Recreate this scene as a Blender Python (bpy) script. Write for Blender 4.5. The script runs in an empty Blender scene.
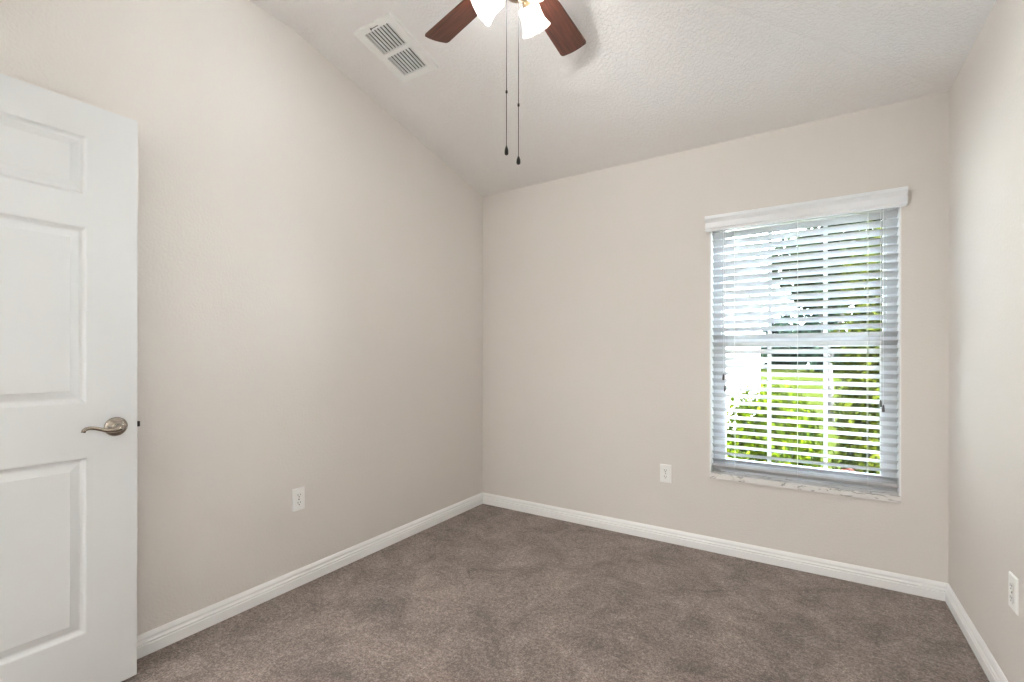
import bpy, bmesh, math, random
from mathutils import Vector, Matrix
random.seed(7)
SC = bpy.context.scene
COL = SC.collection
PI = math.pi

# ------------------------------------------------------------------ camera
cam_data = bpy.data.cameras.new('camera')
cam = bpy.data.objects.new('camera', cam_data)
COL.objects.link(cam)
cam_data.sensor_fit = 'HORIZONTAL'
cam_data.sensor_width = 36.0
cam_data.lens = 466.325 * 36.0 / 1024.0
cam_data.shift_y = 14.75 / 1024.0
cam_data.clip_start = 0.02
cam_data.clip_end = 300.0
cam.matrix_world = Matrix.Translation((2.1953, -3.0052, 1.17)) @ Matrix.Rotation(math.radians(32.546), 4, 'Z') \
    @ Matrix.Rotation(math.radians(90.026), 4, 'X') @ Matrix.Rotation(math.radians(0.06), 4, 'Z')
SC.camera = cam

# ------------------------------------------------------------------ sky, sun, exposure
SKY_STRENGTH = 29.0
world = bpy.data.worlds.new('sky')
SC.world = world
world.use_nodes = True
wn = world.node_tree
wn.nodes.clear()
w_out = wn.nodes.new('ShaderNodeOutputWorld')
w_bg = wn.nodes.new('ShaderNodeBackground')
w_tc = wn.nodes.new('ShaderNodeTexCoord')
w_sep = wn.nodes.new('ShaderNodeSeparateXYZ')
w_ramp = wn.nodes.new('ShaderNodeValToRGB')
w_ramp.color_ramp.elements[0].position = 0.0
w_ramp.color_ramp.elements[0].color = (0.93, 0.97, 1.0, 1)      # bright haze at the horizon
w_ramp.color_ramp.elements[1].position = 0.6
w_ramp.color_ramp.elements[1].color = (0.66, 0.80, 1.0, 1)
SUN_TO = Vector((0.62, -0.22, 0.75)).normalized()
w_dot = wn.nodes.new('ShaderNodeVectorMath'); w_dot.operation = 'DOT_PRODUCT'
w_dot.inputs[1].default_value = SUN_TO
w_glow = wn.nodes.new('ShaderNodeMapRange')
w_glow.inputs['From Min'].default_value = 0.0
w_glow.inputs['From Max'].default_value = 1.0
w_glow.inputs['To Min'].default_value = 1.0
w_glow.inputs['To Max'].default_value = 2.6
w_mul = wn.nodes.new('ShaderNodeVectorMath'); w_mul.operation = 'SCALE'
wn.links.new(w_tc.outputs['Generated'], w_sep.inputs[0])
wn.links.new(w_tc.outputs['Generated'], w_dot.inputs[0])
wn.links.new(w_dot.outputs['Value'], w_glow.inputs['Value'])
wn.links.new(w_sep.outputs['Z'], w_ramp.inputs['Fac'])
wn.links.new(w_ramp.outputs['Color'], w_mul.inputs[0])
wn.links.new(w_glow.outputs['Result'], w_mul.inputs['Scale'])
wn.links.new(w_mul.outputs['Vector'], w_bg.inputs['Color'])
w_bg.inputs['Strength'].default_value = SKY_STRENGTH
wn.links.new(w_bg.outputs[0], w_out.inputs[0])

sun_data = bpy.data.lights.new('sun', 'SUN')
sun_data.energy = 155.0
sun_data.color = (1.0, 0.95, 0.86)
sun_data.angle = math.radians(1.0)
sun = bpy.data.objects.new('sun', sun_data)
COL.objects.link(sun)
sun.rotation_euler = Vector((-0.62, 0.22, -0.75)).to_track_quat('-Z', 'Y').to_euler()

BULB_WATTS = 9.5
HALL_FILL_WATTS = 82.0
BULB_COLOR = (1.0, 0.985, 0.965)

vs = SC.view_settings
vs.view_transform = 'Standard'
vs.look = 'None'
vs.exposure = 0.24
vs.gamma = 1.0
vs.use_curve_mapping = False
SC.cycles.max_bounces = 14
SC.cycles.diffuse_bounces = 8
SC.cycles.transmission_bounces = 8
SC.cycles.transparent_max_bounces = 16
SC.cycles.caustics_reflective = False
SC.cycles.caustics_refractive = False
SC.cycles.sample_clamp_indirect = 20.0

# ------------------------------------------------------------------ room measures
W = 2.756            # width of the back wall
ZC = 2.441           # wall height at the back and right walls
S = 0.232            # rise of the vaulted ceiling
ZF = 2.817           # flat top of the vault
YF = -3.23           # inner face of the front wall
RUN = (ZF - ZC) / S  # run of the slopes

def ceil_z(x, y):
    return min(ZF, ZC - S * y, ZC + S * (W - x))

# ------------------------------------------------------------------ materials
def new_mat(name):
    m = bpy.data.materials.new(name)
    m.use_nodes = True
    nt = m.node_tree
    b = nt.nodes['Principled BSDF']
    return m, nt, b

def simple(name, col, rough=0.5, metal=0.0, spec=0.5, noise=0.0, nscale=8.0, bump=0.0, bscale=60.0):
    m, nt, b = new_mat(name)
    b.inputs['Base Color'].default_value = (*col, 1)
    b.inputs['Roughness'].default_value = rough
    b.inputs['Metallic'].default_value = metal
    b.inputs['Specular IOR Level'].default_value = spec
    tc = nt.nodes.new('ShaderNodeTexCoord')
    if noise:
        n = nt.nodes.new('ShaderNodeTexNoise')
        n.inputs['Scale'].default_value = nscale
        n.inputs['Detail'].default_value = 4
        nt.links.new(tc.outputs['Object'], n.inputs['Vector'])
        mx = nt.nodes.new('ShaderNodeMix'); mx.data_type = 'RGBA'
        mx.inputs['A'].default_value = (*[c * (1 - noise) for c in col], 1)
        mx.inputs['B'].default_value = (*[min(1, c * (1 + noise)) for c in col], 1)
        nt.links.new(n.outputs['Fac'], mx.inputs['Factor'])
        nt.links.new(mx.outputs['Result'], b.inputs['Base Color'])
    if bump:
        n2 = nt.nodes.new('ShaderNodeTexNoise')
        n2.inputs['Scale'].default_value = bscale
        n2.inputs['Detail'].default_value = 3
        nt.links.new(tc.outputs['Object'], n2.inputs['Vector'])
        bp = nt.nodes.new('ShaderNodeBump')
        bp.inputs['Strength'].default_value = bump
        bp.inputs['Distance'].default_value = 0.004
        nt.links.new(n2.outputs['Fac'], bp.inputs['Height'])
        nt.links.new(bp.outputs['Normal'], b.inputs['Normal'])
    return m

M = {}
M['wall'] = simple('wall_paint', (0.735, 0.700, 0.662), 0.75, spec=0.25, noise=0.015, nscale=2.5, bump=0.35, bscale=95)
M['hall'] = simple('hall_paint', (0.72, 0.71, 0.695), 0.8)
M['trim'] = simple('trim_paint', (0.90, 0.91, 0.905), 0.35, noise=0.01)
M['door'] = simple('door_paint', (0.712, 0.728, 0.728), 0.38, noise=0.012, nscale=3)
M['outlet'] = simple('outlet_plastic', (0.90, 0.905, 0.89), 0.35, noise=0.01)
M['slot'] = simple('slot_dark', (0.03, 0.028, 0.026), 0.6, noise=0.1)
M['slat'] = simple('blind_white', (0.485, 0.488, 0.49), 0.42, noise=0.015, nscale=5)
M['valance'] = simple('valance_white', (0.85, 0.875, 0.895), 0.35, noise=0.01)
M['vinyl'] = simple('window_vinyl', (0.62, 0.63, 0.64), 0.4, noise=0.01)
M['cord'] = simple('blind_cord', (0.80, 0.79, 0.76), 0.8, noise=0.05, nscale=200)
M['tassel'] = simple('tassel_dark', (0.075, 0.062, 0.055), 0.5, noise=0.1)
M['vent'] = simple('vent_enamel', (0.90, 0.91, 0.89), 0.4, noise=0.02)
M['duct'] = simple('duct_dark', (0.02, 0.019, 0.018), 0.9, noise=0.2)
M['nickel'] = simple('satin_nickel', (0.36, 0.32, 0.27), 0.22, metal=1.0, noise=0.05, nscale=40)
M['bronze'] = simple('brushed_bronze', (0.28, 0.19, 0.11), 0.35, metal=1.0, noise=0.08, nscale=30)
M['chain'] = simple('chain_bronze', (0.035, 0.028, 0.024), 0.5, metal=0.2, noise=0.1)
M['fob'] = simple('fob_black', (0.018, 0.014, 0.012), 0.3, noise=0.1)
M['stucco'] = simple('white_stucco', (0.42, 0.415, 0.40), 0.9, noise=0.03, bump=0.3, bscale=40)
M['soffit'] = simple('soffit_white', (0.45, 0.445, 0.43), 0.7, noise=0.02)
M['shingle'] = simple('roof_shingle', (0.28, 0.25, 0.22), 0.9, noise=0.2, nscale=12)
M['bounce_concrete'] = simple('pale_bounce_concrete', (0.74, 0.72, 0.69), 0.9, noise=0.1, nscale=6, bump=0.3, bscale=50)
M['bark'] = simple('tree_bark', (0.013, 0.010, 0.008), 0.9, noise=0.3, nscale=14, bump=0.6, bscale=30)

def ceiling_mat():
    m, nt, b = new_mat('ceiling_texture')
    b.inputs['Base Color'].default_value = (0.885, 0.875, 0.862, 1)
    b.inputs['Roughness'].default_value = 0.85
    b.inputs['Specular IOR Level'].default_value = 0.2
    tc = nt.nodes.new('ShaderNodeTexCoord')
    n = nt.nodes.new('ShaderNodeTexNoise')
    n.inputs['Scale'].default_value = 70
    n.inputs['Detail'].default_value = 4
    n.inputs['Roughness'].default_value = 0.6
    n.inputs['Distortion'].default_value = 0.6
    r = nt.nodes.new('ShaderNodeValToRGB')
    r.color_ramp.elements[0].position = 0.42
    r.color_ramp.elements[1].position = 0.58
    bp = nt.nodes.new('ShaderNodeBump')
    bp.inputs['Strength'].default_value = 0.55
    bp.inputs['Distance'].default_value = 0.004
    nt.links.new(tc.outputs['Object'], n.inputs['Vector'])
    nt.links.new(n.outputs['Fac'], r.inputs['Fac'])
    nt.links.new(r.outputs['Color'], bp.inputs['Height'])
    nt.links.new(bp.outputs['Normal'], b.inputs['Normal'])
    return m
M['ceiling'] = ceiling_mat()

def carpet_mat():
    m, nt, b = new_mat('taupe_carpet')
    b.inputs['Roughness'].default_value = 0.95
    b.inputs['Specular IOR Level'].default_value = 0.1
    b.inputs['Sheen Weight'].default_value = 0.25
    tc = nt.nodes.new('ShaderNodeTexCoord')
    def noise(scale, detail, rough=0.5, dist=0.0):
        n = nt.nodes.new('ShaderNodeTexNoise')
        n.inputs['Scale'].default_value = scale
        n.inputs['Detail'].default_value = detail
        n.inputs['Roughness'].default_value = rough
        n.inputs['Distortion'].default_value = dist
        nt.links.new(tc.outputs['Object'], n.inputs['Vector'])
        return n
    fine = noise(150, 3, 0.7)
    tuft = noise(62, 2, 0.6)
    patch = noise(5.0, 8, 0.78, 0.6)
    ramp = nt.nodes.new('ShaderNodeValToRGB')
    e = ramp.color_ramp.elements
    e[0].position = 0.30; e[0].color = (0.066, 0.048, 0.040, 1)
    e[1].position = 0.72; e[1].color = (0.56, 0.468, 0.420, 1)
    mid = ramp.color_ramp.elements.new(0.5); mid.color = (0.238, 0.188, 0.164, 1)
    avg = nt.nodes.new('ShaderNodeMix'); avg.data_type = 'FLOAT'
    avg.inputs['Factor'].default_value = 0.34
    nt.links.new(fine.outputs['Fac'], avg.inputs['A'])
    nt.links.new(tuft.outputs['Fac'], avg.inputs['B'])
    nt.links.new(avg.outputs['Result'], ramp.inputs['Fac'])
    pr = nt.nodes.new('ShaderNodeMapRange')
    pr.inputs['From Min'].default_value = 0.30
    pr.inputs['From Max'].default_value = 0.70
    pr.inputs['To Min'].default_value = 0.48
    pr.inputs['To Max'].default_value = 1.50
    nt.links.new(patch.outputs['Fac'], pr.inputs['Value'])
    mul = nt.nodes.new('ShaderNodeVectorMath'); mul.operation = 'SCALE'
    nt.links.new(ramp.outputs['Color'], mul.inputs[0])
    nt.links.new(pr.outputs['Result'], mul.inputs['Scale'])
    nt.links.new(mul.outputs['Vector'], b.inputs['Base Color'])
    bp = nt.nodes.new('ShaderNodeBump')
    bp.inputs['Strength'].default_value = 0.9
    bp.inputs['Distance'].default_value = 0.010
    nt.links.new(avg.outputs['Result'], bp.inputs['Height'])
    nt.links.new(bp.outputs['Normal'], b.inputs['Normal'])
    return m
M['carpet'] = carpet_mat()

def wood_mat():
    m, nt, b = new_mat('mahogany_blade')
    b.inputs['Roughness'].default_value = 0.45
    tc = nt.nodes.new('ShaderNodeTexCoord')
    mp = nt.nodes.new('ShaderNodeMapping')
    mp.inputs['Scale'].default_value = (3.0, 42.0, 10.0)
    n = nt.nodes.new('ShaderNodeTexNoise')
    n.inputs['Scale'].default_value = 2.0
    n.inputs['Detail'].default_value = 6
    n.inputs['Distortion'].default_value = 0.5
    r = nt.nodes.new('ShaderNodeValToRGB')
    r.color_ramp.elements[0].position = 0.3
    r.color_ramp.elements[0].color = (0.040, 0.0125, 0.008, 1)
    r.color_ramp.elements[1].position = 0.72
    r.color_ramp.elements[1].color = (0.125, 0.039, 0.022, 1)
    nt.links.new(tc.outputs['Object'], mp.inputs['Vector'])
    nt.links.new(mp.outputs['Vector'], n.inputs['Vector'])
    nt.links.new(n.outputs['Fac'], r.inputs['Fac'])
    nt.links.new(r.outputs['Color'], b.inputs['Base Color'])
    return m
M['wood'] = wood_mat()

def marble_mat():
    m, nt, b = new_mat('white_marble')
    b.inputs['Roughness'].default_value = 0.25
    tc = nt.nodes.new('ShaderNodeTexCoord')
    mp = nt.nodes.new('ShaderNodeMapping')
    mp.inputs['Scale'].default_value = (1.0, 2.5, 3.0)
    n = nt.nodes.new('ShaderNodeTexNoise')
    n.inputs['Scale'].default_value = 9.0
    n.inputs['Detail'].default_value = 8
    n.inputs['Distortion'].default_value = 1.2
    r = nt.nodes.new('ShaderNodeValToRGB')
    e = r.color_ramp.elements
    e[0].position = 0.0; e[0].color = (0.86, 0.86, 0.85, 1)
    e[1].position = 1.0; e[1].color = (0.86, 0.86, 0.85, 1)
    a = e.new(0.56); a.color = (0.76, 0.75, 0.73, 1)
    c = e.new(0.60); c.color = (0.30, 0.29, 0.28, 1)
    d = e.new(0.64); d.color = (0.78, 0.77, 0.75, 1)
    nt.links.new(tc.outputs['Object'], mp.inputs['Vector'])
    nt.links.new(mp.outputs['Vector'], n.inputs['Vector'])
    nt.links.new(n.outputs['Fac'], r.inputs['Fac'])
    nt.links.new(r.outputs['Color'], b.inputs['Base Color'])
    return m
M['marble'] = marble_mat()

def glass_mat():
    m = bpy.data.materials.new('window_glass')
    m.use_nodes = True
    nt = m.node_tree
    nt.nodes.clear()
    out = nt.nodes.new('ShaderNodeOutputMaterial')
    tr = nt.nodes.new('ShaderNodeBsdfTransparent')
    tr.inputs['Color'].default_value = (0.95, 0.975, 0.965, 1)
    gl = nt.nodes.new('ShaderNodeBsdfGlossy')
    gl.inputs['Roughness'].default_value = 0.02
    fr = nt.nodes.new('ShaderNodeFresnel')
    fr.inputs['IOR'].default_value = 1.22
    mx = nt.nodes.new('ShaderNodeMixShader')
    nt.links.new(fr.outputs[0], mx.inputs[0])
    nt.links.new(tr.outputs[0], mx.inputs[1])
    nt.links.new(gl.outputs[0], mx.inputs[2])
    nt.links.new(mx.outputs[0], out.inputs['Surface'])
    return m
M['glass'] = glass_mat()

def shade_mat():
    m = bpy.data.materials.new('frosted_glass')
    m.use_nodes = True
    nt = m.node_tree
    nt.nodes.clear()
    out = nt.nodes.new('ShaderNodeOutputMaterial')
    tc = nt.nodes.new('ShaderNodeTexCoord')
    n = nt.nodes.new('ShaderNodeTexNoise')
    n.inputs['Scale'].default_value = 22
    n.inputs['Detail'].default_value = 5
    n.inputs['Distortion'].default_value = 1.5
    r = nt.nodes.new('ShaderNodeValToRGB')
    r.color_ramp.elements[0].color = (0.30, 0.295, 0.27, 1)
    r.color_ramp.elements[1].color = (0.42, 0.42, 0.40, 1)
    r.color_ramp.elements[0].position = 0.35
    r.color_ramp.elements[1].position = 0.62
    nt.links.new(tc.outputs['Object'], n.inputs['Vector'])
    nt.links.new(n.outputs['Fac'], r.inputs['Fac'])
    df = nt.nodes.new('ShaderNodeBsdfDiffuse')
    tl = nt.nodes.new('ShaderNodeBsdfTranslucent')
    gl = nt.nodes.new('ShaderNodeBsdfGlossy')
    gl.inputs['Roughness'].default_value = 0.15
    nt.links.new(r.outputs['Color'], df.inputs['Color'])
    nt.links.new(r.outputs['Color'], tl.inputs['Color'])
    m1 = nt.nodes.new('ShaderNodeMixShader'); m1.inputs[0].default_value = 0.35
    m2 = nt.nodes.new('ShaderNodeMixShader'); m2.inputs[0].default_value = 0.06
    nt.links.new(df.outputs[0], m1.inputs[1]); nt.links.new(tl.outputs[0], m1.inputs[2])
    nt.links.new(m1.outputs[0], m2.inputs[1]); nt.links.new(gl.outputs[0], m2.inputs[2])
    tp = nt.nodes.new('ShaderNodeBsdfTransparent')
    m3 = nt.nodes.new('ShaderNodeMixShader'); m3.inputs[0].default_value = 0.50
    nt.links.new(tp.outputs[0], m3.inputs[2]); nt.links.new(m2.outputs[0], m3.inputs[1])
    nt.links.new(m3.outputs[0], out.inputs['Surface'])
    return m
M['shade'] = shade_mat()

def bulb_mat():
    m = bpy.data.materials.new('lit_bulb')
    m.use_nodes = True
    nt = m.node_tree
    b = nt.nodes['Principled BSDF']
    b.inputs['Base Color'].default_value = (0.9, 0.88, 0.82, 1)
    b.inputs['Emission Color'].default_value = (*BULB_COLOR, 1)
    b.inputs['Emission Strength'].default_value = 4.0
    return m
M['bulb'] = bulb_mat()

def leaf_mat(name, dark, light, trans=0.3):
    m = bpy.data.materials.new(name)
    m.use_nodes = True
    nt = m.node_tree
    nt.nodes.clear()
    out = nt.nodes.new('ShaderNodeOutputMaterial')
    g = nt.nodes.new('ShaderNodeNewGeometry')
    r = nt.nodes.new('ShaderNodeValToRGB')
    r.color_ramp.elements[0].color = (*dark, 1)
    r.color_ramp.elements[1].color = (*light, 1)
    nt.links.new(g.outputs['Random Per Island'], r.inputs['Fac'])
    df = nt.nodes.new('ShaderNodeBsdfDiffuse')
    tl = nt.nodes.new('ShaderNodeBsdfTranslucent')
    nt.links.new(r.outputs['Color'], df.inputs['Color'])
    nt.links.new(r.outputs['Color'], tl.inputs['Color'])
    mx = nt.nodes.new('ShaderNodeMixShader'); mx.inputs[0].default_value = trans
    nt.links.new(df.outputs[0], mx.inputs[1]); nt.links.new(tl.outputs[0], mx.inputs[2])
    nt.links.new(mx.outputs[0], out.inputs['Surface'])
    return m
M['leaf_lime'] = leaf_mat('lime_leaves', (0.0012, 0.0045, 0.0003), (0.036, 0.050, 0.0018))
M['leaf_mid'] = leaf_mat('shrub_leaves', (0.0006, 0.0018, 0.0004), (0.028, 0.033, 0.0034))
M['leaf_dark'] = leaf_mat('tree_leaves', (0.0015, 0.003, 0.0015), (0.0115, 0.017, 0.007))
M['leaf_far'] = leaf_mat('distant_leaves', (0.0022, 0.0045, 0.0035), (0.009, 0.0155, 0.010))
M['leaf_red'] = leaf_mat('red_leaves', (0.009, 0.003, 0.003), (0.034, 0.012, 0.010))
M['lawn'] = simple('lawn_grass', (0.0082, 0.0104, 0.0020), 0.95, spec=0.0, noise=0.35, nscale=3.0)

# ------------------------------------------------------------------ mesh helpers
class MB:
    def __init__(self):
        self.v = []; self.f = []; self.sm = []
    def add(self, verts, faces, smooth=False):
        o = len(self.v)
        self.v += [tuple(p) for p in verts]
        for f in faces:
            self.f.append([i + o for i in f]); self.sm.append(smooth)
    def box(self, lo, hi):
        x0, y0, z0 = lo; x1, y1, z1 = hi
        self.add([(x0, y0, z0), (x1, y0, z0), (x1, y1, z0), (x0, y1, z0), (x0, y0, z1), (x1, y0, z1), (x1, y1, z1), (x0, y1, z1)],
                 [(3, 2, 1, 0), (4, 5, 6, 7), (0, 1, 5, 4), (1, 2, 6, 5), (2, 3, 7, 6), (3, 0, 4, 7)])
    def prism(self, poly, a, b, smooth=False):
        """poly: points (list of 3-vectors), swept from +a to +b (3-vectors)."""
        n = len(poly)
        A = [Vector(p) + Vector(a) for p in poly]; B = [Vector(p) + Vector(b) for p in poly]
        self.add(A + B, [tuple(reversed(range(n))), tuple(range(n, 2 * n))])
        self.add(A + B, [(i, (i + 1) % n, n + (i + 1) % n, n + i) for i in range(n)], smooth)
    def lathe(self, prof, seg=28, mat=None, cap=True):
        """prof: (r, z) list; revolved about local Z then moved by mat."""
        mat = mat or Matrix.Identity(4)
        vs_, fs = [], []
        for r, z in prof:
            for k in range(seg):
                a = 2 * PI * k / seg
                vs_.append(mat @ Vector((r * math.cos(a), r * math.sin(a), z)))
        for i in range(len(prof) - 1):
            for k in range(seg):
                k2 = (k + 1) % seg
                fs.append((i * seg + k, i * seg + k2, (i + 1) * seg + k2, (i + 1) * seg + k))
        self.add(vs_, fs, True)
        if cap:
            n = len(prof) - 1
            self.add([vs_[k] for k in range(seg)], [tuple(reversed(range(seg)))])
            self.add([vs_[n * seg + k] for k in range(seg)], [tuple(range(seg))])
    def tube(self, pts, rad, seg=10, flat=1.0):
        pts = [Vector(p) for p in pts]
        rads = rad if isinstance(rad, (list, tuple)) else [rad] * len(pts)
        up = Vector((0, 0, 1))
        rings = []
        for i, p in enumerate(pts):
            t = (pts[min(i + 1, len(pts) - 1)] - pts[max(i - 1, 0)]).normalized()
            ref = up if abs(t.dot(up)) < 0.95 else Vector((1, 0, 0))
            s = t.cross(ref).normalized(); q = s.cross(t).normalized()
            rings.append([p + (s * math.cos(2 * PI * k / seg) * flat + q * math.sin(2 * PI * k / seg)) * rads[i] for k in range(seg)])
        vs_ = [v for r in rings for v in r]
        fs = []
        for i in range(len(rings) - 1):
            for k in range(seg):
                k2 = (k + 1) % seg
                fs.append((i * seg + k, i * seg + k2, (i + 1) * seg + k2, (i + 1) * seg + k))
        self.add(vs_, fs, True)
        self.add(rings[0], [tuple(reversed(range(seg)))])
        self.add(rings[-1], [tuple(range(seg))])
    def build(self, name, mat, parent=None, bevel=0.0, loc=None):
        me = bpy.data.meshes.new(name)
        me.from_pydata(self.v, [], self.f)
        bm = bmesh.new(); bm.from_mesh(me)
        for f, s in zip(bm.faces, self.sm):
            f.smooth = s
        bmesh.ops.remove_doubles(bm, verts=bm.verts, dist=1e-6)
        bmesh.ops.recalc_face_normals(bm, faces=bm.faces)
        bm.to_mesh(me); bm.free()
        me.materials.append(mat)
        o = bpy.data.objects.new(name, me)
        COL.objects.link(o)
        if parent: o.parent = parent
        if loc: o.location = loc
        if bevel:
            bv = o.modifiers.new('bevel', 'BEVEL')
            bv.width = bevel; bv.segments = 2; bv.limit_method = 'ANGLE'
        return o

def struct(o):
    o['kind'] = 'structure'
    return o

def tag(o, label, cat, group=None, kind=None):
    o['label'] = label; o['category'] = cat
    if group: o['group'] = group
    if kind: o['kind'] = kind
    return o

def empty(name, loc=(0, 0, 0), rot=(0, 0, 0)):
    o = bpy.data.objects.new(name, None)
    o.empty_display_size = 0.05
    o.location = loc; o.rotation_euler = rot
    COL.objects.link(o)
    return o

# ================================================================== ROOM SHELL
T = 0.14
b = MB(); b.box((-T, YF - 1.5, -0.10), (W + T, 0.16, 0.0))
struct(b.build('floor', M['carpet']))

# ceiling: slope up from the back wall, slope up from the right wall, flat top
P0 = [(-T, T), (W, 0), (W - RUN, -RUN)]
def cz(x, y, up=0.0):
    return (x, y, min(ZF, ZC - S * y, ZC + S * (W - x)) + up)
b = MB()
A1 = (0 - T, 0, ZC); A2 = (W, 0, ZC); A3 = (W - RUN, -RUN, ZF); A4 = (-T, -RUN, ZF)
F1 = (-T, YF - T, ZF); F2 = (W - RUN, YF - T, ZF); F3 = (W, YF - T, ZC)
lower = [A1, A2, A3, A4, F1, F2, F3]
upper = [(x, y, z + 0.14) for x, y, z in lower]
b.add(lower + upper, [(0, 1, 2, 3), (3, 2, 5, 4), (2, 1, 6, 5),
                      (7, 10, 9, 8), (10, 11, 12, 9), (9, 12, 13, 8),
                      (0, 7, 8, 1), (1, 8, 13, 6), (6, 13, 12, 5), (5, 12, 11, 4), (4, 11, 10, 3), (3, 10, 7, 0)])
struct(b.build('ceiling', M['ceiling']))

# left wall: follows the vault
b = MB()
poly = [(0, 0, 0), (0, 0, ZC), (0, -RUN, ZF), (0, YF - T, ZF), (0, YF - T, 0)]
b.prism(poly, (0, 0, 0), (-T, 0, 0))
struct(b.build('wall_left', M['wall']))
b = MB(); b.box((W, YF - T, 0), (W + T, 0, ZC + 0.14))
struct(b.build('wall_right', M['wall']))

# back wall with the window opening
WX0, WX1, WZ0, WZ1 = 1.690, 2.580, 0.468, 1.975
WT = 0.20
b = MB()
xs = [-T, WX0, WX1, W + T]; zs = [-0.1, WZ0, WZ1, ZC + 0.14]
vid = {}
verts = []
for yi, y in enumerate((0, WT)):
    for i, x in enumerate(xs):
        for k, z in enumerate(zs):
            vid[(yi, i, k)] = len(verts); verts.append((x, y, z))
faces = []
for i in range(3):
    for k in range(3):
        if (i, k) == (1, 1): continue
        for yi in (0, 1):
            faces.append((vid[(yi, i, k)], vid[(yi, i + 1, k)], vid[(yi, i + 1, k + 1)], vid[(yi, i, k + 1)]))
for i in range(3):
    faces.append((vid[(0, i, 0)], vid[(0, i + 1, 0)], vid[(1, i + 1, 0)], vid[(1, i, 0)]))
    faces.append((vid[(0, i, 3)], vid[(0, i + 1, 3)], vid[(1, i + 1, 3)], vid[(1, i, 3)]))
    faces.append((vid[(0, 0, i)], vid[(0, 0, i + 1)], vid[(1, 0, i + 1)], vid[(1, 0, i)]))
    faces.append((vid[(0, 3, i)], vid[(0, 3, i + 1)], vid[(1, 3, i + 1)], vid[(1, 3, i)]))
faces += [(vid[(0, 1, 1)], vid[(0, 1, 2)], vid[(1, 1, 2)], vid[(1, 1, 1)]), (vid[(0, 2, 1)], vid[(0, 2, 2)], vid[(1, 2, 2)], vid[(1, 2, 1)]),
          (vid[(0, 1, 1)], vid[(0, 2, 1)], vid[(1, 2, 1)], vid[(1, 1, 1)]), (vid[(0, 1, 2)], vid[(0, 2, 2)], vid[(1, 2, 2)], vid[(1, 1, 2)])]
b.add(verts, faces)
struct(b.build('wall_back', M['wall']))

# front wall (behind the camera) with the doorway the open door belongs to
DX0, DX1, DZ = 0.105, 1.045, 2.045
OX0, OX1, OZ = 1.22, 2.64, 2.20      # wide opening added beside the doorway to let the hall fill light in
b = MB()
poly = [(-T, YF, 0), (DX0, YF, 0), (DX0, YF, DZ), (DX1, YF, DZ), (DX1, YF, 0), (OX0, YF, 0), (OX0, YF, OZ), (OX1, YF, OZ), (OX1, YF, 0), (W + T, YF, 0), (W + T, YF, ZC), (W, YF, ZC), (W - RUN, YF, ZF), (-T, YF, ZF)]
b.prism(poly, (0, 0, 0), (0, -T, 0))
struct(b.build('wall_front', M['wall']))
# hall beyond the doorway
b = MB()
HY = YF - 1.5
b.box((-T - 0.3, HY - 0.1, -0.1), (W + 0.1, HY, 2.5))
b.box((-T - 0.4, HY, -0.1), (-T - 0.3, YF - T, 2.5))
b.box((W, HY, -0.1), (W + 0.1, YF - T, 2.5))
b.box((-T - 0.4, HY - 0.1, 2.44), (W + 0.1, YF - T, 2.54))
struct(b.build('wall_hall', M['hall']))

# baseboards with an ogee top
BH = 0.0845
prof = [(0, 0), (0.014, 0), (0.014, 0.040), (0.0105, 0.0425), (0.0105, 0.0445), (0.0135, 0.047), (0.0135, 0.052), (0.0095, 0.056), (0.0080, 0.061), (0.0080, 0.063), (0.0105, 0.0655), (0.0100, 0.070), (0.0065, 0.078), (0.003, BH), (0, BH)]
def base(name, pts_fn, a, c):
    b = MB()
    n = len(prof)
    A = [pts_fn(d, z, a) for d, z in prof]; B = [pts_fn(d, z, c) for d, z in prof]
    b.add(A + B, [tuple(range(n)), tuple(range(n, 2 * n))] + [(i, (i + 1) % n, n + (i + 1) % n, n + i) for i in range(n)])
    return struct(b.build(name, M['trim']))
base('baseboard_left', lambda d, z, t: (d, (t - d if t == 0 else t), z), 0, YF)
base('baseboard_back', lambda d, z, t: ((d if t == 0 else W - d), -d, z), 0, 1)
base('baseboard_right', lambda d, z, t: (W - d, (t - d if t == 0 else t), z), 0, YF)
b = MB(); b.box((DX1 + 0.06, YF, 0), (OX0, YF + 0.014, BH)); b.box((OX1, YF, 0), (W - 0.014, YF + 0.014, BH))
struct(b.build('baseboard_front', M['trim']))
# door frame lining and casing around the doorway
b = MB()
b.box((DX0 - 0.055, YF, 0), (DX0, YF + 0.012, DZ + 0.055)); b.box((DX1, YF, 0), (DX1 + 0.055, YF + 0.012, DZ + 0.055)); b.box((DX0, YF, DZ), (DX1, YF + 0.012, DZ + 0.055))
b.box((DX0 - 0.001, YF - T, 0), (DX0 + 0.012, YF, DZ)); b.box((DX1 - 0.012, YF - T, 0), (DX1 + 0.001, YF, DZ)); b.box((DX0 + 0.012, YF - T, DZ - 0.012), (DX1 - 0.012, YF, DZ + 0.001))
struct(b.build('trim_1', M['trim']))

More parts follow.
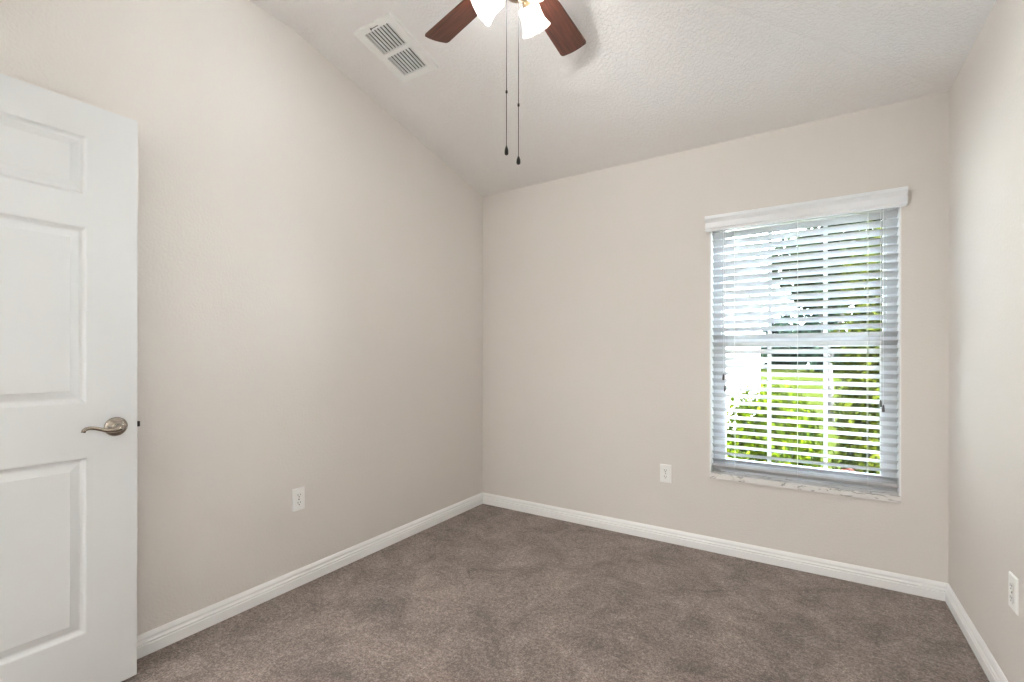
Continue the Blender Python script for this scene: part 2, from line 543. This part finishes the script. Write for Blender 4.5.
# ================================================================== DOOR (swung open along the left wall)
def build_door():
    root = empty('door_1', (0.135, -3.217, 0.012))
    root['kind'] = 'structure'
    Wd, Hd, Th = 0.908, 2.010, 0.035
    # local: x = out of the face, y along the door from the hinge, z up
    st, mid = 0.140, 0.112
    pw = (Wd - 2 * st - mid) / 2
    cols = [(st, st + pw), (Wd - st - pw, Wd - st)]
    rows = [(0.218, 0.814), (0.997, 1.592), (1.698, 1.900)]
    ys = sorted({0.0, Wd, *[c for cc in cols for c in cc]})
    zs = sorted({0.0, Hd, *[r for rr in rows for r in rr]})
    b = MB()
    for face, sg in ((0.0, -1), (-Th, 1)):
        for i in range(len(ys) - 1):
            for k in range(len(zs) - 1):
                y0, y1, z0, z1 = ys[i], ys[i + 1], zs[k], zs[k + 1]
                if (y0, y1) in cols and (z0, z1) in rows:
                    rings = [(0, 0), (0.003, 0.001), (0.008, 0.008), (0.014, 0.0125), (0.019, 0.0125), (0.040, 0.0040), (0.042, 0.0024)]
                    rv = []
                    for ins, dep in rings:
                        xx = face + sg * dep
                        rv.append([(xx, y0 + ins, z0 + ins), (xx, y1 - ins, z0 + ins), (xx, y1 - ins, z1 - ins), (xx, y0 + ins, z1 - ins)])
                    allv = [p for r in rv for p in r]
                    fs = []
                    for q in range(len(rv) - 1):
                        for e in range(4):
                            e2 = (e + 1) % 4
                            fs.append((q * 4 + e, q * 4 + e2, (q + 1) * 4 + e2, (q + 1) * 4 + e))
                    q = len(rv) - 1
                    fs.append((q * 4, q * 4 + 1, q * 4 + 2, q * 4 + 3))
                    b.add(allv, fs)
                else:
                    b.add([(face, y0, z0), (face, y1, z0), (face, y1, z1), (face, y0, z1)], [(0, 1, 2, 3)])
    for i in range(len(ys) - 1):
        for z in (0, Hd):
            b.add([(0, ys[i], z), (0, ys[i + 1], z), (-Th, ys[i + 1], z), (-Th, ys[i], z)], [(0, 1, 2, 3)])
    for k in range(len(zs) - 1):
        for y in (0, Wd):
            b.add([(0, y, zs[k]), (0, y, zs[k + 1]), (-Th, y, zs[k + 1]), (-Th, y, zs[k])], [(0, 1, 2, 3)])
    b.build('door_slab', M['door'], root)
    # lever handle
    hy, hz = -2.371 + 3.217, 0.920 - 0.012
    for sg, x0 in ((1, 0.0), (-1, -Th)):
        R = Matrix.Translation((x0, hy, hz)) @ Matrix.Rotation(sg * PI / 2, 4, 'Y')
        b = MB()
        b.lathe([(0.0335, 0.0), (0.0335, 0.003), (0.031, 0.007), (0.025, 0.011), (0.017, 0.0135), (0.0135, 0.015), (0.012, 0.020), (0.0115, 0.030)], 36, R)
        h = b.build('door_handle', M['nickel'], root)
        h['label'] = 'satin nickel round rose and neck'
        b = MB()
        k = 0.046 * sg + x0
        pts = [(k - 0.018 * sg, hy, hz), (k - 0.004 * sg, hy, hz), (k + 0.002 * sg, hy - 0.006, hz - 0.001), (k + 0.003 * sg, hy - 0.02, hz - 0.006), (k + 0.002 * sg, hy - 0.036, hz - 0.006),
               (k, hy - 0.052, hz + 0.000), (k - 0.001 * sg, hy - 0.068, hz + 0.0055), (k - 0.001 * sg, hy - 0.082, hz + 0.0085), (k, hy - 0.092, hz + 0.0070), (k + 0.001 * sg, hy - 0.0985, hz + 0.002), (k + 0.001 * sg, hy - 0.100, hz - 0.004)]
        b.tube(pts, [0.0115, 0.0125, 0.0120, 0.0095, 0.0078, 0.0066, 0.0060, 0.0058, 0.0058, 0.0064, 0.0066], 14)
        b.build('lever', M['nickel'], h)
        if sg == 1:
            b = MB()
            b.lathe([(0.003, 0), (0.003, 0.0012), (0.0015, 0.0016)], 12, Matrix.Translation((0.0075, hy + 0.021, hz - 0.006)) @ Matrix.Rotation(PI / 2, 4, 'Y'))
            b.build('privacy_pin', M['slot'], h)
    b = MB()
    b.box((-0.030, Wd, hz - 0.028), (-0.005, Wd + 0.0015, hz + 0.028))
    lp = b.build('latch_plate', M['nickel'], root, 0.0005)
    b = MB()
    b.prism([(-0.026, Wd + 0.001, hz - 0.0095), (-0.010, Wd + 0.001, hz - 0.0095), (-0.010, Wd + 0.012, hz - 0.0095), (-0.026, Wd + 0.013, hz - 0.0095)], (0, 0, 0), (0, 0, 0.019))
    b.build('latch_bolt', M['chain'], lp)
    for z in (0.22, 1.0, 1.80):
        b = MB()
        b.lathe([(0.0065, -0.045), (0.0065, 0.045)], 12, Matrix.Translation((0.005, -0.004, z)))
        b.build('hinge', M['nickel'], root)
build_door()

# ================================================================== WINDOW
def build_window():
    root = empty('window_1', ((WX0 + WX1) / 2, 0.0, WZ0))
    root['kind'] = 'structure'
    ox, oz = root.location.x, root.location.z
    def bx(b, x0, x1, y0, y1, z0, z1): b.box((x0 - ox, y0, z0 - oz), (x1 - ox, y1, z1 - oz))
    # white lining of the recess
    b = MB()
    bx(b, WX0 - 0.0005, WX0 + 0.006, -0.0015, 0.10, WZ0, WZ1)
    bx(b, WX1 - 0.006, WX1 + 0.0005, -0.0015, 0.10, WZ0, WZ1)
    bx(b, WX0 + 0.006, WX1 - 0.006, 0.0, 0.10, WZ1 - 0.006, WZ1)
    b.build('window_reveal', M['trim'], root)
    # frame
    b = MB()
    FX0, FX1 = WX0 + 0.006, WX1 - 0.006
    bx(b, FX0, 1.738, 0.085, 0.165, WZ0, WZ1 - 0.006)
    bx(b, 2.535, FX1, 0.085, 0.165, WZ0, WZ1 - 0.006)
    bx(b, 1.738, 2.535, 0.085, 0.165, WZ1 - 0.046, WZ1 - 0.006)
    bx(b, 1.738, 2.535, 0.085, 0.165, WZ0, 0.505)
    b.build('window_frame', M['vinyl'], root, 0.003)
    def sash(name, y0, y1, z0, z1, sw, rb, rt):
        b = MB()
        bx(b, 1.738, 1.738 + sw, y0, y1, z0, z1); bx(b, 2.535 - sw, 2.535, y0, y1, z0, z1)
        bx(b, 1.738 + sw, 2.535 - sw, y0, y1, z0, z0 + rb); bx(b, 1.738 + sw, 2.535 - sw, y0, y1, z1 - rt, z1)
        s = b.build(name, M['vinyl'], root, 0.002)
        for xm in (1.996, 2.270):
            b = MB(); bx(b, xm - 0.010, xm + 0.010, y0 + 0.006, y1 - 0.006, z0 + rb, z1 - rt)
            b.build('muntin', M['vinyl'], s)
        b = MB(); bx(b, 1.738 + sw, 2.535 - sw, (y0 + y1) / 2 - 0.002, (y0 + y1) / 2 + 0.002, z0 + rb, z1 - rt)
        b.build('pane', M['glass'], s)
    sash('upper_sash', 0.128, 0.152, 1.226, WZ1 - 0.046, 0.014, 0.045, 0.025)
    sash('lower_sash', 0.096, 0.122, 0.505, 1.284, 0.026, 0.040, 0.050)
    b = MB(); bx(b, 2.10, 2.17, 0.082, 0.096, 1.268, 1.284)
    b.build('sash_lock', M['vinyl'], root, 0.002)
    # marble sill
    b = MB(); bx(b, WX0 + 0.006, WX1 - 0.006, 0.0, 0.085, 0.442, WZ0 + 0.004)
    bx(b, WX0 + 0.002, WX1 - 0.002, -0.016, 0.0, 0.440, WZ0 + 0.004)
    s = b.build('window_sill', M['marble'], root, 0.002)
    s['label'] = 'white marble sill with grey veins'
build_window()

# ================================================================== BLIND
def build_blind():
    root = empty('window_blind', (2.136, 0.0, WZ0))
    tag(root, 'white horizontal slatted window blind with moulded valance, lowered over the window', 'blind')
    ox, oz = 2.136, WZ0
    X0, X1 = 1.701 - ox, 2.571 - ox
    # valance: moulded profile with returns
    pv = [(-0.016, 1.914), (-0.030, 1.914), (-0.033, 1.917), (-0.033, 1.926), (-0.037, 1.931), (-0.037, 1.962), (-0.041, 1.968), (-0.047, 1.976), (-0.055, 1.983), (-0.055, 1.996), (-0.052, 2.000), (-0.016, 2.000)]
    b = MB()
    b.prism([(1.669 - ox, y, z - oz) for y, z in pv], (0, 0, 0), (2.600 - 1.669, 0, 0))
    for xa in (1.672, 2.580):
        b.box((xa - ox, -0.018, 1.916 - oz), (xa + 0.014 - ox, 0.0, 1.998 - oz))
    b.build('valance', M['valance'], root)
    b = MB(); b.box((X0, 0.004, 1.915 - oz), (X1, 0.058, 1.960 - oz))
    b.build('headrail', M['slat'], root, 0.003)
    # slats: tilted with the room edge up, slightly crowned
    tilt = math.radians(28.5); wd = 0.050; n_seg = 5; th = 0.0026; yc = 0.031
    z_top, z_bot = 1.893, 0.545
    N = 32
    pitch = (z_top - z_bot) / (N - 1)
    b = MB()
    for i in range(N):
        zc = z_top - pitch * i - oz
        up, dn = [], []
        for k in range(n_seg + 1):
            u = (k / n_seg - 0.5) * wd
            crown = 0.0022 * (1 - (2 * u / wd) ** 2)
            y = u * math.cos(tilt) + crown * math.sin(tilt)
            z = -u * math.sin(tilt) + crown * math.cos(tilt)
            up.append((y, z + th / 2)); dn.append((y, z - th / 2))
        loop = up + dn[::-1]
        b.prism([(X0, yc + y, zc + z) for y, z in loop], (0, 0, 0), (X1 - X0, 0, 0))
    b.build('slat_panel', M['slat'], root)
    b = MB()
    ct, st_ = math.cos(tilt), math.sin(tilt)
    q = [(-0.025, -0.007), (0.025, -0.007), (0.025, 0.007), (-0.025, 0.007)]
    b.prism([(X0, yc + u * ct + v * st_, 0.508 - oz - u * st_ + v * ct) for u, v in q], (0, 0, 0), (X1 - X0, 0, 0))
    b.build('bottom_rail', M['slat'], root, 0.003)
    for x in (1.823, 2.139, 2.449):
        b = MB()
        for y in (yc - 0.0255, yc + 0.0255):
            b.tube([(x - ox, y, 1.915 - oz), (x - ox, y, 0.505 - oz)], 0.0009, 6)
        for i in range(N):
            zc = z_top - pitch * i - oz
            b.tube([(x - ox, yc - 0.025, zc + 0.0075), (x - ox, yc + 0.025, zc - 0.0125)], 0.0006, 5)
        b.build('ladder_cord', M['cord'], root)
    for nm, x, zt in (('lift_cord', 1.7652, 1.048), ('lift_cord', 1.7739, 0.982), ('tilt_cord', 2.4986, 0.9333), ('tilt_cord', 2.5102, 0.9087)):
        b = MB(); b.tube([(x - ox, -0.004, 1.916 - oz), (x - ox, -0.005, zt + 0.02 - oz)], 0.0009, 6)
        c = b.build(nm, M['cord'], root)
        b = MB()
        b.lathe([(0.0022, 0.016), (0.0042, 0.012), (0.0058, -0.004), (0.0066, -0.018), (0.0050, -0.0205)], 14, Matrix.Translation((x - ox, -0.005, zt - oz)))
        b.build('tassel', M['tassel'], c)
build_blind()

# ================================================================== WALL OUTLETS
def build_outlet():
    root = empty('wall_outlet')
    # local: x across, z up, y out of the wall toward -y
    b = MB()
    w, h = 0.035, 0.0573
    b.add([(-w, 0, -h), (w, 0, -h), (w, 0, h), (-w, 0, h), (-w, -0.003, -h), (w, -0.003, -h), (w, -0.003, h), (-w, -0.003, h),
           (-w + 0.004, -0.0062, -h + 0.004), (w - 0.004, -0.0062, -h + 0.004), (w - 0.004, -0.0062, h - 0.004), (-w + 0.004, -0.0062, h - 0.004)],
          [(0, 1, 2, 3), (0, 1, 5, 4), (1, 2, 6, 5), (2, 3, 7, 6), (3, 0, 4, 7), (4, 5, 9, 8), (5, 6, 10, 9), (6, 7, 11, 10), (7, 4, 8, 11), (8, 9, 10, 11)])
    b.build('cover_plate', M['outlet'], root)
    for zc in (0.0195, -0.0195):
        b = MB()
        pts = []
        for k in range(28):
            a = 2 * PI * k / 28
            pts.append((0.0172 * math.cos(a), -0.0060, zc + max(-0.0132, min(0.0132, 0.0172 * math.sin(a)))))
        b.prism(pts, (0, 0, 0), (0, -0.0022, 0))
        r = b.build('receptacle', M['outlet'], root)
        b = MB()
        b.box((-0.0075, -0.0086, zc - 0.001), (-0.0053, -0.0081, zc + 0.008))
        b.box((0.0053, -0.0086, zc + 0.0005), (0.0075, -0.0081, zc + 0.0075))
        b.lathe([(0.0027, 0), (0.0027, 0.0005)], 14, Matrix.Translation((0, -0.0081, zc - 0.0065)) @ Matrix.Rotation(PI / 2, 4, 'X'))
        b.build('slot', M['slot'], r)
    b = MB()
    b.lathe([(0.0033, 0), (0.0030, 0.0010), (0.0015, 0.0014)], 14, Matrix.Translation((0, -0.0060, 0)) @ Matrix.Rotation(PI / 2, 4, 'X'))
    b.build('screw', M['nickel'], root)
    return root

def copy_tree(o, parent=None):
    c = o.copy(); COL.objects.link(c)
    if parent: c.parent = parent
    for ch in [x for x in bpy.data.objects if x.parent == o]:
        copy_tree(ch, c)
    return c

out0 = build_outlet()
out1 = copy_tree(out0)
out2 = copy_tree(out0)
for o, loc, rz, lab in ((out0, (0.0, -1.588, 0.440), PI / 2, 'white duplex wall outlet on the wall beside the open door, under the vent'),
                        (out1, (1.430, 0.0, 0.429), 0.0, 'white duplex wall outlet on the window wall, left of the blind'),
                        (out2, (W, -0.853, 0.403), -PI / 2, 'white duplex wall outlet seen edge-on, on the wall right of the window')):
    o.location = loc; o.rotation_euler = (0, 0, rz)
    tag(o, lab, 'outlet', 'duplex wall outlets')

# ================================================================== CEILING VENT
def build_vent():
    xc, yc = 0.411, -1.306
    root = empty('ceiling_vent', (xc, yc, ZC - S * yc), (-math.atan(S), 0, 0))
    tag(root, 'white metal air vent with two rows of louvers on the sloped ceiling', 'vent')
    hx, hy = 0.123, 0.171
    px, d0, d1 = 0.083, 0.0115, 0.1405       # openings
    b = MB()
    def plate(x0, x1, y0, y1, z0=-0.0125, z1=-0.0005): b.box((x0, y0, z0), (x1, y1, z1))
    ys = [-hy, -d1, -d0, d0, d1, hy]
    plate(-hx, -px, -hy, hy); plate(px, hx, -hy, hy)
    plate(-px, px, -hy, -d1); plate(-px, px, -d0, d0); plate(-px, px, d1, hy)
    # turned-up rim of the face
    for (x0, x1, y0, y1) in ((-hx - 0.003, -hx, -hy - 0.003, hy + 0.003), (hx, hx + 0.003, -hy - 0.003, hy + 0.003), (-hx, hx, -hy - 0.003, -hy), (-hx, hx, hy, hy + 0.003)):
        b.box((x0, y0, -0.0145), (x1, y1, 0.0))
    b.build('vent_frame', M['vent'], root)
    for y0, y1 in ((-d1, -d0), (d0, d1)):
        b = MB()
        n = 8
        for k in range(n):
            x = -px + (k + 0.5) * (2 * px / n) + 0.004
            # thin blade standing almost upright across the opening
            q = [(x - 0.0022, -0.0115), (x - 0.0010, -0.0118), (x + 0.0022, -0.0050), (x + 0.0030, -0.0006), (x + 0.0018, -0.0006), (x + 0.0010, -0.0050)]
            b.prism([(a_, y0, c_) for a_, c_ in q], (0, 0, 0), (0, y1 - y0, 0))
        b.build('louver_panel', M['vent'], root)
    b = MB(); b.box((-px - 0.004, -d1 - 0.004, -0.0008), (px + 0.004, d1 + 0.004, -0.0002))  # near-black sheet on the solid ceiling, stands in for shade inside the duct
    b.build('duct_shade_sheet', M['duct'], root)
    b = MB(); b.box((-0.024, -0.1535, -0.0135), (0.026, -0.1510, -0.0120)); b.box((-0.022, -0.158, -0.020), (-0.019, -0.150, -0.0125))
    b.build('damper_lever', M['duct'], root)
build_vent()

# ================================================================== CEILING FAN
def build_fan():
    fx, fy = 1.309, -1.580
    zt = ceil_z(fx, fy)
    root = empty('ceiling_fan', (fx, fy, zt))
    tag(root, 'ceiling fan with reddish brown wooden blades, three lit glass shades and two pull chains', 'ceiling fan')
    Z = lambda z: z - zt
    b = MB(); b.lathe([(0.066, Z(2.79)), (0.066, Z(2.745)), (0.058, Z(2.722)), (0.030, Z(2.705)), (0.016, Z(2.70))], 36)
    b.build('canopy', M['bronze'], root)
    b = MB(); b.lathe([(0.0135, Z(2.71)), (0.0135, Z(2.655))], 20)
    b.build('downrod', M['bronze'], root)
    b = MB(); b.lathe([(0.025, Z(2.672)), (0.055, Z(2.664)), (0.095, Z(2.648)), (0.108, Z(2.628)), (0.108, Z(2.598)), (0.096, Z(2.582)), (0.070, Z(2.574))], 40)
    b.build('motor_housing', M['bronze'], root)
    b = MB(); b.lathe([(0.070, Z(2.575)), (0.060, Z(2.560)), (0.058, Z(2.520)), (0.064, Z(2.512)), (0.064, Z(2.492)), (0.046, Z(2.474)), (0.018, Z(2.466)), (0.010, Z(2.456)), (0.004, Z(2.450))], 36)
    b.build('switch_housing', M['bronze'], root)
    # blades
    R, wt, wr, r0, pt = 0.5334, 0.126, 0.104, 0.185, -0.194
    first = None
    for k in range(5):
        a = math.radians(164.84 - 72 * k)
        if first is None:
            outline = []
            n = 8
            # from the root (+y side) round the tip (corners slightly rounded, tip slightly bowed)
            outline += [(r0 + 0.010, wr / 2 - 0.012), (r0 + 0.022, wr / 2 - 0.002)]
            outline += [(r0 + (R - 0.012 - r0) * t, wr / 2 + (wt / 2 - wr / 2) * t) for t in (0.25, 0.5, 0.75, 1.0)]
            for j in range(n + 1):
                v = wt / 2 - 0.005 - (wt - 0.010) * j / n
                outline.append((R + 0.010 * (1 - (2 * v / wt) ** 2) - 0.001, v))
            outline += [(r0 + (R - 0.012 - r0) * t, -(wr / 2 + (wt / 2 - wr / 2) * t)) for t in (1.0, 0.75, 0.5, 0.25)]
            outline += [(r0 + 0.022, -wr / 2 + 0.002), (r0 + 0.010, -wr / 2 + 0.012)]
            b = MB(); b.prism([(x, y, -0.003) for x, y in outline], (0, 0, 0), (0, 0, 0.006))
            bl = b.build('blade', M['wood'], root, 0.0012)
            first = bl
            b = MB()
            b.prism([(0.085, -0.016, 0.004), (0.150, -0.014, 0.004), (0.195, -0.038, 0.004), (0.245, -0.030, 0.004), (0.262, 0, 0.004), (0.245, 0.030, 0.004), (0.195, 0.038, 0.004), (0.150, 0.014, 0.004), (0.085, 0.016, 0.004)], (0, 0, 0), (0, 0, 0.005))
            iron = b.build('blade_iron', M['bronze'], bl, 0.001)
        else:
            bl = first.copy(); COL.objects.link(bl); bl.parent = root
            i2 = iron.copy(); COL.objects.link(i2); i2.parent = bl
        bl.matrix_local = Matrix.Translation((0, 0, Z(2.578))) @ Matrix.Rotation(a, 4, 'Z') @ Matrix.Rotation(pt, 4, 'X')
    # light kit
    for k, deg in enumerate((89.6, 209.6, -30.4)):
        a = math.radians(deg)
        d = Vector((math.cos(a), math.sin(a), 0))
        tl = 0.876
        ax = d * math.sin(tl) - Vector((0, 0, 1)) * math.cos(tl)
        neck = Vector((0, 0, Z(2.475))) + d * 0.069
        b = MB()
        b.tube([Vector((0, 0, Z(2.505))) + d * 0.045, Vector((0, 0, Z(2.512))) + d * 0.060, neck - ax * 0.018, neck + ax * 0.002], [0.010, 0.010, 0.016, 0.024], 16)
        arm = b.build('lamp_arm', M['bronze'], root)
        rot = ax.to_track_quat('Z', 'Y').to_matrix().to_4x4()
        prof = [(0.024, -0.003), (0.033, -0.001), (0.0385, 0.005), (0.0400, 0.016), (0.0400, 0.031), (0.0415, 0.046), (0.0450, 0.060), (0.0505, 0.073), (0.0575, 0.0845)]
        inner = [(r - 0.0028, t + (0.0 if i else 0.003)) for i, (r, t) in enumerate(prof)][::-1]
        b = MB()
        b.lathe(prof + [(0.0572, 0.0860), (0.0556, 0.0860)] + inner, 40, cap=False)
        sh = b.build('lamp_shade', M['shade'], root)
        sh.matrix_local = Matrix.Translation(neck) @ rot
        sh['label'] = 'flared frosted white glass lamp shade'
        b = MB()
        b.lathe([(0.009, 0.000), (0.010, 0.005), (0.013, 0.011), (0.0145, 0.017), (0.013, 0.023), (0.009, 0.027), (0.002, 0.029)], 20)
        bu = b.build('bulb', M['bulb'], sh)
        ld = bpy.data.lights.new('bulb_light', 'POINT')
        ld.energy = BULB_WATTS; ld.color = BULB_COLOR; ld.shadow_soft_size = 0.019
        lo = bpy.data.objects.new('bulb_light', ld); COL.objects.link(lo)
        lo.parent = sh; lo.location = (0, 0, 0.050)
    # pull chains
    w_f = Vector((-0.538, 0.843, 0))
    for (x, y, z0, zf0, zf1, zj) in ((1.2755, -1.6025, 2.498, 1.926, 1.893, 2.120),
                                     (1.311 + 0.538 * 0.045, -1.579 - 0.843 * 0.045, 2.500, 1.870, 1.841, 2.049)):
        b = MB()
        b.tube([(x - fx, y - fy, Z(z0)), (x - fx, y - fy, Z(zf0))], 0.0013, 8)
        for q in range(int((z0 - zf0) / 0.0055)):
            b.lathe([(0.0006, -0.0017), (0.0017, 0.0), (0.0006, 0.0017)], 6, Matrix.Translation((x - fx, y - fy, Z(zf0 + 0.003 + q * 0.0055))), cap=False)
        c = b.build('pull_chain', M['chain'], root)
        b = MB(); b.lathe([(0.0015, -0.006), (0.0036, -0.004), (0.0036, 0.004), (0.0015, 0.006)], 12, Matrix.Translation((x - fx, y - fy, Z(zj))))
        b.build('chain_connector', M['chain'], c)
        b = MB()
        h = zf0 - zf1
        b.lathe([(0.0020, h * 0.5), (0.0042, h * 0.30), (0.0066, h * 0.05), (0.0072, -h * 0.25), (0.0064, -h * 0.44), (0.0040, -h * 0.5)], 16, Matrix.Translation((x - fx, y - fy, Z((zf0 + zf1) / 2))))
        b.build('chain_fob', M['fob'], c)
build_fan()

# ================================================================== HALL FILL LAMP (added to brighten the room, unseen behind the camera)
hl = empty('hall_fill_lamp', (0.02, YF - 0.95, 2.44))
tag(hl, 'added fill lamp in the hall outside the room, out of view', 'fill lamp')
b = MB(); b.lathe([(0.15, 0.0), (0.15, -0.02), (0.14, -0.03)], 32)
b.build('fill_lamp_base', M['nickel'], hl)
b = MB(); b.lathe([(0.138, -0.030), (0.125, -0.055), (0.085, -0.078), (0.02, -0.088)], 32)
b.build('fill_lamp_bowl', M['shade'], hl)
ld = bpy.data.lights.new('hall_fill_light', 'POINT')
ld.energy = HALL_FILL_WATTS; ld.color = (1.0, 0.985, 0.965); ld.shadow_soft_size = 0.18
lo = bpy.data.objects.new('hall_fill_light', ld); COL.objects.link(lo)
lo.parent = hl; lo.location = (0, 0, -0.25)

# ================================================================== OUTSIDE
GZ = -0.15
b = MB(); b.box((-40, 0.20, GZ - 0.2), (45, 75, GZ))
struct(b.build('lawn', M['lawn']))

b = MB(); b.box((1.25, 0.20, GZ), (4.2, 1.30, GZ + 0.03)); b.box((4.2, 0.20, GZ), (9.5, 7.0, GZ + 0.03))  # added paving out of view, bounces daylight up through the window
bounce_slab = b.build('bounce_paving', M['bounce_concrete'], None, 0.01)
struct(bounce_slab)

# wing of a house running away on the left
hw = empty('house_wing', (1.2, 6.0, GZ))
tag(hw, 'white stucco house wing running away outside the left side of the window', 'house')
def rel(p): return (p[0] - 1.2, p[1] - 6.0, p[2] - GZ)
def relbox(b, lo, hi): b.box(rel(lo), rel(hi))
b = MB(); relbox(b, (-5.0, 2.6, GZ), (1.15, 10.2, 2.45)); b.build('house_wall', M['stucco'], hw)
b = MB(); relbox(b, (1.2, 1.3, 2.38), (1.52, 8.8, 2.44)); b.build('soffit', M['soffit'], hw)
b = MB(); relbox(b, (1.50, 1.3, 2.36), (1.54, 8.8, 2.54)); b.build('fascia', M['soffit'], hw)
b = MB()
b.prism([rel((1.53, 1.3, 2.54)), rel((-1.9, 1.3, 3.6)), rel((-5.4, 1.3, 2.54))], (0, 0, 0), (0, 8.9, 0))
b.build('house_roof', M['shingle'], hw)

def leaves(b, c, rad, n, size, shell=0.55, flat=0.0, gap=None):
    cx, cy, cz_ = c
    for _ in range(n):
        while True:
            p = Vector((random.uniform(-1, 1), random.uniform(-1, 1), random.uniform(-1, 1)))
            l = p.length
            if 0.05 < l <= 1: break
        l2 = shell + (1 - shell) * random.random()
        bumpy = 1 + 0.10 * math.sin(9 * p.x / l + 5 * p.z / l) * math.cos(7 * p.y / l)
        q = p / l * l2 * bumpy
        pos = Vector((cx + q.x * rad[0], cy + q.y * rad[1], cz_ + q.z * rad[2]))
        if pos.z < GZ + 0.01: continue
        nrm = (p / l + Vector((random.uniform(-1, 1), random.uniform(-1, 1), random.uniform(-0.4, 1.2))) * 0.9).normalized()
        t = nrm.orthogonal().normalized()
        t = Matrix.Rotation(random.uniform(0, 2 * PI), 3, nrm) @ t
        s = nrm.cross(t)
        L = size * random.uniform(0.7, 1.3); Wd = L * 0.55
        fold = nrm * (0.12 * L)
        b.add([pos - t * L / 2, pos + s * Wd / 2 + fold, pos + t * L / 2, pos - s * Wd / 2 + fold], [(0, 1, 2), (0, 2, 3)])

def plant(name, label, cat, base, blobs, n_scale, size, mat, stems, group=None, shell=0.55):
    root = empty(name, base)
    tag(root, label, cat, group)
    b = MB()
    for c, rad, n in blobs:
        leaves(b, c, rad, int(n * n_scale), size, shell)
    b.v = [(x - base[0], y - base[1], z - base[2]) for x, y, z in b.v]
    me_o = b.build('foliage', mat, root)
    for pts, r in stems:
        b = MB()
        pp = [Vector(p) - Vector(base) for p in pts]
        b.tube(pp, [r * (1 - 0.5 * i / (len(pp) - 1)) for i in range(len(pp))], 8)
        b.build('stem' if cat in ('bush', 'plant') else 'trunk', M['bark'], root)
    return root

plant('round_bush', 'bright lime green rounded bush filling the lower left of the window view', 'bush', (1.85, 2.05, GZ),
      [((1.86, 2.05, 0.39), (0.46, 0.45, 0.54), 4600), ((1.56, 1.90, 0.08), (0.30, 0.36, 0.36), 2200), ((2.06, 2.00, 0.50), (0.20, 0.32, 0.38), 1700)],
      1.0, 0.058, M['leaf_lime'],
      [([(1.85, 2.05, GZ), (1.84, 2.03, 0.1), (1.80, 2.02, 0.45)], 0.02), ([(1.90, 2.06, GZ), (2.0, 2.05, 0.1), (2.06, 2.02, 0.45)], 0.016), ([(1.80, 2.05, GZ), (1.65, 2.0, 0.0), (1.55, 1.97, 0.15)], 0.014)])
plant('tall_shrub', 'tall leafy shrub with brown stems at the right side of the window view', 'bush', (2.80, 2.3, GZ),
      [((2.80, 2.25, 1.45), (0.38, 0.38, 0.42), 1500), ((2.86, 2.3, 0.95), (0.42, 0.42, 0.42), 1700), ((2.86, 2.3, 0.42), (0.42, 0.40, 0.36), 900), ((2.82, 2.3, 1.95), (0.42, 0.40, 0.46), 1500), ((2.635, 2.0, 0.72), (0.28, 0.34, 0.42), 1700), ((2.635, 2.0, 0.22), (0.28, 0.30, 0.40), 1500), ((2.64, 2.1, 1.3), (0.28, 0.3, 0.45), 1200)],
      1.0, 0.062, M['leaf_mid'],
      [([(2.80, 2.3, GZ), (2.76, 2.28, 0.5), (2.70, 2.25, 1.1), (2.72, 2.25, 1.8)], 0.022), ([(2.84, 2.3, GZ), (2.90, 2.33, 0.6), (2.86, 2.3, 1.3), (2.92, 2.3, 2.1)], 0.020), ([(2.74, 2.28, GZ), (2.66, 2.22, 0.3), (2.62, 2.2, 0.8)], 0.014)])
plant('red_leaved_plant', 'low plant with dark red leaves under the tall shrub', 'plant', (2.46, 1.46, GZ),
      [((2.46, 1.46, 0.12), (0.16, 0.11, 0.20), 300)], 1.0, 0.05, M['leaf_red'],
      [([(2.46, 1.46, GZ), (2.43, 1.46, 0.15)], 0.010), ([(2.47, 1.46, GZ), (2.51, 1.47, 0.14)], 0.009)])
plant('garden_tree', 'dark branching tree behind the shrubs in the upper window view', 'tree', (2.55, 8.5, GZ),
      [((2.2, 8.4, 3.1), (0.75, 0.8, 0.65), 800), ((2.9, 8.6, 3.5), (0.9, 0.9, 0.8), 900), ((2.45, 8.5, 2.45), (0.65, 0.7, 0.40), 420), ((3.3, 8.4, 2.7), (0.7, 0.7, 0.6), 600)],
      2.0, 0.16, M['leaf_dark'],
      [([(2.55, 8.5, GZ), (2.52, 8.5, 1.0), (2.42, 8.5, 2.0), (2.15, 8.45, 3.0), (2.0, 8.4, 3.6)], 0.075), ([(2.52, 8.5, 1.0), (2.75, 8.55, 2.0), (2.9, 8.6, 3.6)], 0.05)])
far = [(-3.6, 44, 2.6, 6.2), (0.0, 50, 2.6, 5.4), (3.2, 44, 2.6, 6.0), (6.8, 50, 2.6, 5.8), (10.0, 44, 2.6, 6.4)]
far_lab = ['distant tree beyond the lawn, nearest the house wing', 'shorter distant tree beyond the lawn, second from the house wing', 'distant tree beyond the lawn, middle one of five',
           'distant tree beyond the lawn, second from the right end', 'distant tree beyond the lawn, at the right end of the row']
for (x, y, r, h), lab in zip(far, far_lab):
    plant('distant_tree', lab, 'tree', (x, y, GZ),
          [((x, y, h * 0.56), (r * 0.72, r * 0.6, h * 0.46), 620), ((x - r * 0.3, y - 0.5, h * 0.30), (r * 0.55, r * 0.5, h * 0.34), 380), ((x + r * 0.35, y - 0.5, h * 0.28), (r * 0.5, r * 0.5, h * 0.32), 360)],
          1.0, 0.75, M['leaf_far'], [([(x, y, GZ), (x + 0.1, y, h * 0.35), (x, y, h * 0.7)], 0.22)], 'trees across the lawn')
